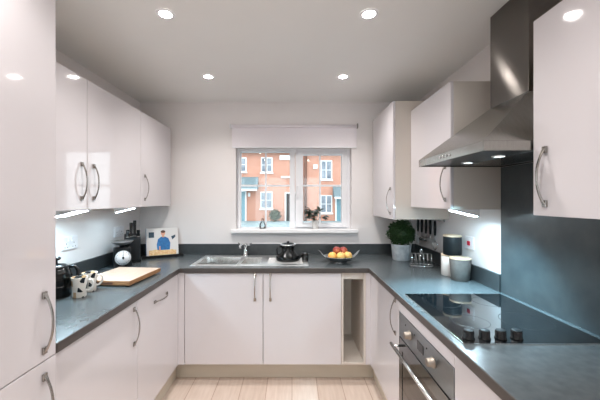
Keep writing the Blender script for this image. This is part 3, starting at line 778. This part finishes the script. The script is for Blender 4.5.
# fruit bowl
fx, fy = .39, 2.60
t = thing('fruit_bowl', 'flared silver fruit bowl holding apples and peaches', 'bowl', (fx, fy, WT))
m = MB(); m.lathe([(0, .004), (.05, .004), (.09, .022), (.125, .052), (.128, .054), (.126, .056), (.088, .026), (.05, .0075), (0, .0075)], (fx, fy, WT), 40); m.build('bowl_body', 'steel', t)
m = MB(); m.lathe([(.045, 0), (.05, 0), (.05, .005), (.045, .005)], (fx, fy, WT), 32, closed=True); m.build('bowl_foot', 'chrome', t)
for s in (-1, 1):
    m = MB(); m.strip([(fx + s * .115, fy, WT + .046), (fx + s * .14, fy, WT + .07), (fx + s * .158, fy, WT + .092), (fx + s * .168, fy, WT + .10)], (0, 1, 0), [.06, .055, .035, .012], .003); m.build('bowl_ear', 'chrome', t, bevel=.001)
def fruit(x, y, z, r, material, name, label, cat, tilt=(0, 0)):
    t = thing(name, label, cat, (x, y, z)); t.rotation_euler = (tilt[0], tilt[1], 0)
    m = MB(); pr = []
    for i in range(15):
        a = PI * i / 14; rr = r * math.sin(a) * (1 + .06 * math.cos(a)); zz = r - r * .93 * math.cos(a)
        if i in (13,): zz -= .002
        if i == 14: zz -= .012 if name == 'apple' else .006
        pr.append((rr if 0 < i < 14 else 0, zz))
    m.lathe(pr, n=24); m.build('fruit_flesh', material, t, world=False)
    m = MB(); m.tube([(0, 0, 1.8 * r), (.001, 0, 1.93 * r), (.003, 0, 2.08 * r)], .0015, 6); m.build('stalk', 'hair', t, world=False)
fruit(fx - .052, fy - .035, WT + .024, .037, 'peach', 'peach', 'orange peach at the front left of the fruit bowl', 'fruit', (.2, -.3))
fruit(fx + .005, fy - .052, WT + .026, .037, 'yellow_apple', 'apple', 'yellow apple at the front middle of the fruit bowl', 'fruit', (.3, 0))
fruit(fx + .058, fy - .012, WT + .024, .036, 'yellow_apple', 'apple', 'yellow apple at the right of the fruit bowl', 'fruit', (.1, .3))
fruit(fx - .022, fy + .035, WT + .019, .037, 'red_apple', 'apple', 'red apple at the back left under the topmost one', 'fruit', (-.2, .1))
fruit(fx - .026, fy + .004, WT + .066, .034, 'red_apple', 'apple', 'red apple on top at the left of the fruit heap', 'fruit', (0, .2))
fruit(fx + .046, fy + .040, WT + .055, .036, 'red_apple', 'apple', 'red apple on top at the right of the fruit heap', 'fruit', (0, -.2))
fruit(fx + .042, fy + .058, WT + .024, .026, 'peach', 'peach', 'peach at the back right below the right red apple', 'fruit', (0, 0))

# ------------------------------------------------------------------ window sill things
def leafblade(m, p, d, up, L, W, n=4):
    d = d.normalized(); side = d.cross(up).normalized(); nrm = side.cross(d).normalized()
    prev = None
    for i in range(n + 1):
        q = i / n; w = W * math.sin(PI * min(.97, .08 + q * .9)) ; c = p + d * L * q - nrm * L * .25 * q * q
        a = m.bm.verts.new(c - side * w / 2 + nrm * w * .12); e = m.bm.verts.new(c + side * w / 2 + nrm * w * .12); o = m.bm.verts.new(c)
        if prev: m._f([prev[0], prev[2], o, a], True); m._f([prev[2], prev[1], e, o], True)
        prev = (a, e, o)
hx, hy, hz = .225, 3.035, 1.131
t = thing('potted_plant', 'leafy houseplant in a small white pot on the window sill', 'plant', (hx, hy, hz))
m = MB(); m.lathe([(0, 0), (.027, 0), (.036, .07), (.039, .072), (.039, .08), (.035, .08), (.033, .066), (0, .066)], (hx, hy, hz), 28); m.build('plant_pot', 'ceramic', t)
m = MB(); m.lathe([(0, .0675), (.033, .067)], (hx, hy, hz), 24); m.build('soil', 'soil', t)
m = MB(); st = MB(); rnd = random.Random(3)
for k in range(15):
    a = rnd.uniform(0, 2 * PI); rr = rnd.uniform(.02, .085); top = Vector((hx + rr * math.cos(a) * 1.1, hy + rr * math.sin(a) * .4 - .01, hz + .10 + rnd.uniform(0, .085)))
    b0 = Vector((hx + .012 * math.cos(a), hy + .012 * math.sin(a), hz + .067))
    st.tube([b0, (b0 + top) / 2 + Vector((0, 0, .02)), top], .0016, 5)
    for j in range(3):
        d = Vector((math.cos(a + rnd.uniform(-1.3, 1.3)), math.sin(a) * .5 - .35, rnd.uniform(-.3, .5)))
        leafblade(m, top, d, Vector((0, -.3, 1)), rnd.uniform(.045, .065), rnd.uniform(.032, .046))
st.build('stems', 'stem', t); m.build('foliage', 'leaf2', t)
gx, gy = -.283, 3.03
t = thing('glass_bottle', 'small clear glass bottle on the window sill', 'bottle', (gx, gy, hz))
m = MB(); m.lathe([(0, 0), (.026, 0), (.031, .008), (.031, .04), (.018, .062), (.010, .075), (.011, .098), (.009, .098), (.008, .076), (.016, .06), (.028, .039), (.028, .009), (0, .004)], (gx, gy, hz), 28); m.build('bottle_wall', 'bottle_glass', t)

# ------------------------------------------------------------------ right corner things
bx_, by_ = .943, 2.72
t = thing('potted_bush', 'round clipped green bush in a mottled white pot in the right corner', 'plant', (bx_, by_, WT))
m = MB(); m.lathe([(0, 0), (.068, 0), (.072, .004), (.084, .132), (.086, .136), (.08, .136), (.076, .12), (0, .12)], (bx_, by_, WT), 36); m.build('plant_pot', 'marble', t)
m = MB(); m.lathe([(0, .122), (.077, .121)], (bx_, by_, WT), 28); m.build('soil', 'soil', t)
m = MB(); m.tube([(bx_, by_, WT + .12), (bx_ + .004, by_, WT + .17), (bx_, by_, WT + .22)], .009, 8); m.build('trunk', 'stem', t)
m = MB(); rnd = random.Random(5); cc = Vector((bx_, by_, WT + .228))
m.ball(cc, .088, 24, 14)
for k in range(2600):
    z = rnd.uniform(-.92, 1); a = rnd.uniform(0, 2 * PI); r = math.sqrt(max(0, 1 - z * z))
    d = Vector((r * math.cos(a), r * math.sin(a), z * 1.0)); lump = 1 + .06 * math.sin(5 * a + 3 * z) + .05 * math.sin(9 * z + a)
    p = cc + d * (.080 + .026 * rnd.random()) * lump
    dd_ = (d + Vector((rnd.uniform(-.6, .6), rnd.uniform(-.6, .6), rnd.uniform(-.3, .7)))).normalized()
    side = dd_.cross(Vector((rnd.uniform(-1, 1), rnd.uniform(-1, 1), rnd.uniform(-1, 1)))).normalized(); L = rnd.uniform(.012, .022); W = .0045
    v = [m.bm.verts.new(q) for q in (p, p + dd_ * L * .5 + side * W, p + dd_ * L, p + dd_ * L * .5 - side * W)]; m._f(v)
for d in ((-1, -.2, -.35), (-1, -.1, -.25), (.6, -.3, 1)):
    d = Vector(d).normalized(); p = cc + d * .09
    m.tube([p, p + d * .03 + Vector((0, 0, -.004)), p + d * .05], .0012, 5)
    for q in (.02, .035, .048): leafblade(m, p + d * q, d + Vector((0, .3 if q == .035 else -.3, .4)), Vector((0, 0, 1)), .016, .006, 3)
m.build('foliage', 'leaf', t)
# toast rack
tx, ty = 1.005, 2.45
t = thing('toast_rack', 'chrome wire toast rack on the right worktop beside the potted bush', 'toast rack', (tx, ty, WT), -.25)
def rp(pts, r=.003, **k): 
    mm.tube(pts, r, 8, **k)
mm = MB()
ring = []
for k in range(24):
    a = 2 * PI * k / 24; ring.append((.095 * max(-.9, min(.9, 1.2 * math.cos(a))), .045 * math.sin(a), .008))
rp(ring, .003, closed=True)
for sx in (-1, 1):
    for sy in (-1, 1): mm.ball((sx * .07, sy * .036, .005), .005, 10, 8)
mm.build('rack_base', 'chrome', t, world=False)
for k in range(6):
    mm = MB(); x = -.07 + k * .028; hgt = .098
    rp([(x, -.038, .008), (x, -.037, hgt * .6), (x, -.028, hgt * .88), (x, -.012, hgt), (x, .012, hgt), (x, .028, hgt * .88), (x, .037, hgt * .6), (x, .038, .008)], .0026)
    mm.build('divider', 'chrome', t, world=False)
mm = MB(); rp([(0.0, 0, .097), (0, 0, .106), (-.009, 0, .113), (-.007, 0, .126), (0.0, 0, .131), (.007, 0, .126), (.009, 0, .113), (0, 0, .106)], .0028); rp([(-.07, 0, .098), (.07, 0, .098)], .0026)
mm.build('carry_handle', 'chrome', t, world=False)
# canisters
def canister(x, y, z, r0, r1, h, name, label, body, lid):
    t = thing(name, label, 'canister', (x, y, z))
    m = MB(); m.lathe([(0, 0), (r0 - .003, 0), (r0, .003), (r1, h - .002), (r1 - .001, h), (r1 - .005, h), (r0 - .006, .006), (0, .006)], (x, y, z), 40); m.build('canister_body', body, t)
    m = MB(); m.lathe([(0, h + .0005), (r1 + .0005, h + .0005), (r1 + .001, h + .004), (r1 - .001, h + .011), (0, h + .0115)], (x, y, z), 40); m.build('canister_lid', lid, t)
canister(1.092, 2.17, WT, .06, .06, .132, 'storage_canister', 'white canister half hidden behind the grey canister', 'ceramic', 'lid_wood')
canister(1.087, 2.035, WT, .054, .064, .135, 'storage_canister', 'grey stoneware canister standing in front on the right worktop', 'concrete', 'lid_wood')
canister(1.094, 2.15, WT + .1445, .058, .058, .122, 'storage_canister', 'dark teal canister with pale lid stacked on top of the white one', 'teal_black', 'lid_wood')
# utensil rail
t = thing('utensil_rail', 'steel utensil rail fixed to the right wall under the wall cabinets', 'rail', (XR, 2.72, 1.27))
m = MB(); m.tube([(XR - .03, 2.42, 1.262), (XR - .03, 2.95, 1.262)], .005, 10)
m.xform(Matrix.Translation((0, 0, -.012)))
m.build('rail_bar', 'chrome', t)
for y in (2.44, 2.93):
    m = MB(); m.tube([(XR, y, 1.25), (XR - .03, y, 1.25)], .005, 10); m.cyl((XR - .004, y, 1.25), .014, .004, 16, 'x'); m.build('rail_bracket', 'chrome', t)
kinds = [('spatula', 'black handled spatula hanging first on the rail from the window'), ('ladle', 'ladle hanging second on the utensil rail from the window'), ('serving_spoon', 'serving spoon hanging in the middle of the utensil rail'), ('masher', 'potato masher hanging fourth on the utensil rail from the window'), ('whisk', 'whisk hanging last on the utensil rail, nearest the canisters')]
for i, (nm, lab) in enumerate(kinds):
    y = 2.86 - i * .085; x = XR - .03; z = 1.244
    t = thing(nm, lab, 'utensil', (x, y, z - .2), group='utensils on the rail')
    m = MB(); pts = [(x - .006 * math.cos(a), y, z + .005 + .010 * math.sin(a)) for a in [PI * 1.0 * k / 8 - .3 for k in range(10)]]; m.tube(pts, .0018, 6); m.build('hook', 'chrome', t)
    m = MB(); m.tube([(x - .006, y, z - .002), (x - .006, y, z - .06), (x - .006, y, z - .12)], [.009, .0115, .008], 10); m.build('utensil_handle', 'black', t)
    m = MB(); xx = x - .006; zz = z - .12
    m.tube([(xx, y, zz + .001), (xx, y, zz - .04)], .003, 8)
    if nm == 'spatula': m.box(xx - .002, xx + .002, y - .03, y + .03, zz - .11, zz - .04)
    elif nm == 'masher': m.box(xx - .025, xx + .018, y - .035, y + .035, zz - .046, zz - .04)
    elif nm == 'whisk':
        for k in range(5):
            a = PI * k / 5; m.tube([(xx + .022 * math.sin(PI * q / 10) * math.cos(a), y + .022 * math.sin(PI * q / 10) * math.sin(a), zz - .04 - .008 * q) for q in range(11)], .0012, 5)
            m.tube([(xx - .022 * math.sin(PI * q / 10) * math.cos(a), y - .022 * math.sin(PI * q / 10) * math.sin(a), zz - .04 - .008 * q) for q in range(11)], .0012, 5)
    else: m.lathe([(0, -.032), (.018, -.028), (.026, -.008), (.026, .0), (.024, 0), (.016, -.025), (0, -.029)], (xx, y, zz - .04), 18)
    m.build('utensil_head', 'steel', t)

# ------------------------------------------------------------------ outside: street and houses
m = MB(); m.box(-16, 16, 3.6, 40, -.25, -.15); struct(m.build('street_ground', 'asphalt'))
HY = 23.0
def house(name, label, x0, x1, wins, doors, canopies, boxes, eave=4.86, pipe=None):
    t = thing(name, label, 'house', ((x0 + x1) / 2, HY, -.15))
    m = MB(); m.box(x0, x1, HY, HY + 7, -.15, eave); m.build('brick_wall', 'brick', t)
    m = MB(); m.prism([(HY - .35, eave), (HY + 7.35, eave), (HY + 3.5, eave + 2.4)], 'x', x0, x1); m.build('roof', 'roof_tile', t)
    m = MB(); m.box(x0, x1, HY - .42, HY - .3, eave - .08, eave + .06); m.build('gutter', 'dark_door', t)
    for cx, cz_, w, h in wins:
        m = MB(); m.grid([cx - w / 2, cx - w / 2 + .07, cx - .04, cx + .04, cx + w / 2 - .07, cx + w / 2], [cz_ - h / 2, cz_ - h / 2 + .07, cz_ - .02, cz_ + .02, cz_ + h / 2 - .07, cz_ + h / 2], lambda i, j: not (i in (1, 3) and j in (1, 3)), HY - .06, HY - .001)
        m.xform(Matrix(((1, 0, 0, 0), (0, 0, 1, 0), (0, 1, 0, 0), (0, 0, 0, 1))))
        m.box(cx - w / 2 - .06, cx + w / 2 + .06, HY - .12, HY - .001, cz_ - h / 2 - .09, cz_ - h / 2 - .001)
        f = m.build('house_window', 'house_white', t)
        m = MB(); m.box(cx - w / 2 + .03, cx + w / 2 - .03, HY - .03, HY - .02, cz_ - h / 2 + .03, cz_ + h / 2 - .03); m.build('pane', 'house_glass', f)
    for dx0, dx1, z1, mt in doors:
        m = MB(); m.box(dx0, dx1, HY - .06, HY - .001, -.15, z1); dd = m.build('front_door', mt, t)
        m = MB(); m.box(dx0 - .1, dx0, HY - .09, HY - .001, -.15, z1 + .1); m.box(dx1, dx1 + .1, HY - .09, HY - .001, -.15, z1 + .1); m.box(dx0, dx1, HY - .09, HY - .001, z1, z1 + .1); m.build('door_frame', 'house_white', dd)
    for c0, c1, z0, z1 in canopies:
        m = MB(); m.prism([(HY - 1.0, z0), (HY, z0), (HY, z1), (HY - .05, z1)], 'x', c0, c1); cn = m.build('porch_roof', 'canopy_tile', t)
        m = MB(); m.box(c0, c1, HY - 1.03, HY - .96, z0 - .14, z0 - .001); m.build('fascia', 'house_white', cn)
    for bx0, bx1, bz0, bz1, mt in boxes:
        m = MB(); m.box(bx0, bx1, HY - .14, HY - .001, bz0, bz1); m.build('wall_box', mt, t)
    if pipe:
        m = MB(); m.cyl((pipe, HY - .12, -.15), .1, eave + .1, 12); m.build('downpipe', 'downpipe', t)
house('brick_house', 'orange brick house with grey porch roof seen through the left window pane', -10, .35,
      [(-1.84, 3.93, .84, 1.1), (-1.86, 1.36, .9, 1.24), (-3.72, 3.95, .8, 1.05), (-7, 3.93, .84, 1.1)],
      [(-4.2, -3.42, 1.95, 'teal_door'), (-.42, .3, 1.85, 'dark_door')], [(-4.6, -2.45, 2.16, 3.05)],
      [(-3.2, -3.05, 1.62, 1.9, 'house_white'), (-.9, -.05, 4.3, 4.62, 'house_white'), (-.8, .1, 2.98, 3.1, 'house_white')])
house('brick_house', 'orange brick house seen through the right window pane', .85, 10,
      [(2.5, 3.56, .84, 1.4), (2.5, 1.08, .86, 1.3), (6.5, 3.56, .84, 1.4)],
      [(3.25, 4.05, 1.5, 'teal_door')], [(2.98, 4.6, 1.6, 2.35)], [(1.55, 1.85, 3.65, 3.95, 'house_white')], pipe=.98)
m = MB(); rnd = random.Random(2)
for k in range(500):
    z = rnd.uniform(-1, 1); a = rnd.uniform(0, 2 * PI); r = math.sqrt(1 - z * z); d = Vector((r * math.cos(a), r * math.sin(a), z)) * (.3 + .12 * rnd.random())
    p = Vector((-1.2, HY - .75, .27)) + d; dd_ = Vector((rnd.uniform(-1, 1), rnd.uniform(-1, 1), rnd.uniform(-.4, 1))).normalized(); leafblade(m, p, dd_, Vector((.1, .2, 1)), .16, .08, 2)
m.ball((-1.2, HY - .75, .27), .3, 16, 10)
m.cyl((-1.2, HY - .75, -.15), .05, .2, 10)
tag(m.build('garden_bush', 'hedge'), 'round green bush in front of the left brick house outside', 'bush')

# ------------------------------------------------------------------ daylight, camera, view
w = bpy.data.worlds.new('daylight'); sc.world = w; w.use_nodes = True
nt = w.node_tree; nt.nodes.clear()
out = nt.nodes.new('ShaderNodeOutputWorld'); bg = nt.nodes.new('ShaderNodeBackground')
bg.inputs['Color'].default_value = (.86, .94, 1, 1); bg.inputs['Strength'].default_value = 1.7
nt.links.new(bg.outputs[0], out.inputs['Surface'])

cam = bpy.data.cameras.new('camera'); co = bpy.data.objects.new('camera', cam); COL.objects.link(co)
co.location = (0, 0, ZC); co.rotation_euler = (PI / 2, 0, 0)
cam.sensor_width = 36; cam.lens = 315 / 600 * 36; cam.clip_start = .05; cam.clip_end = 200
cam.shift_x = 8 / 600; cam.shift_y = -.5 / 600
sc.camera = co
sc.view_settings.view_transform = 'Standard'; sc.view_settings.look = 'None'
sc.view_settings.gamma = 1; sc.view_settings.use_curve_mapping = False
sc.view_settings.exposure = 1.03
sc.cycles.use_denoising = True
sc.cycles.max_bounces = 10; sc.cycles.diffuse_bounces = 6; sc.cycles.glossy_bounces = 5; sc.cycles.transparent_max_bounces = 12
sc.cycles.caustics_reflective = False; sc.cycles.caustics_refractive = False
sc.cycles.sample_clamp_indirect = 6
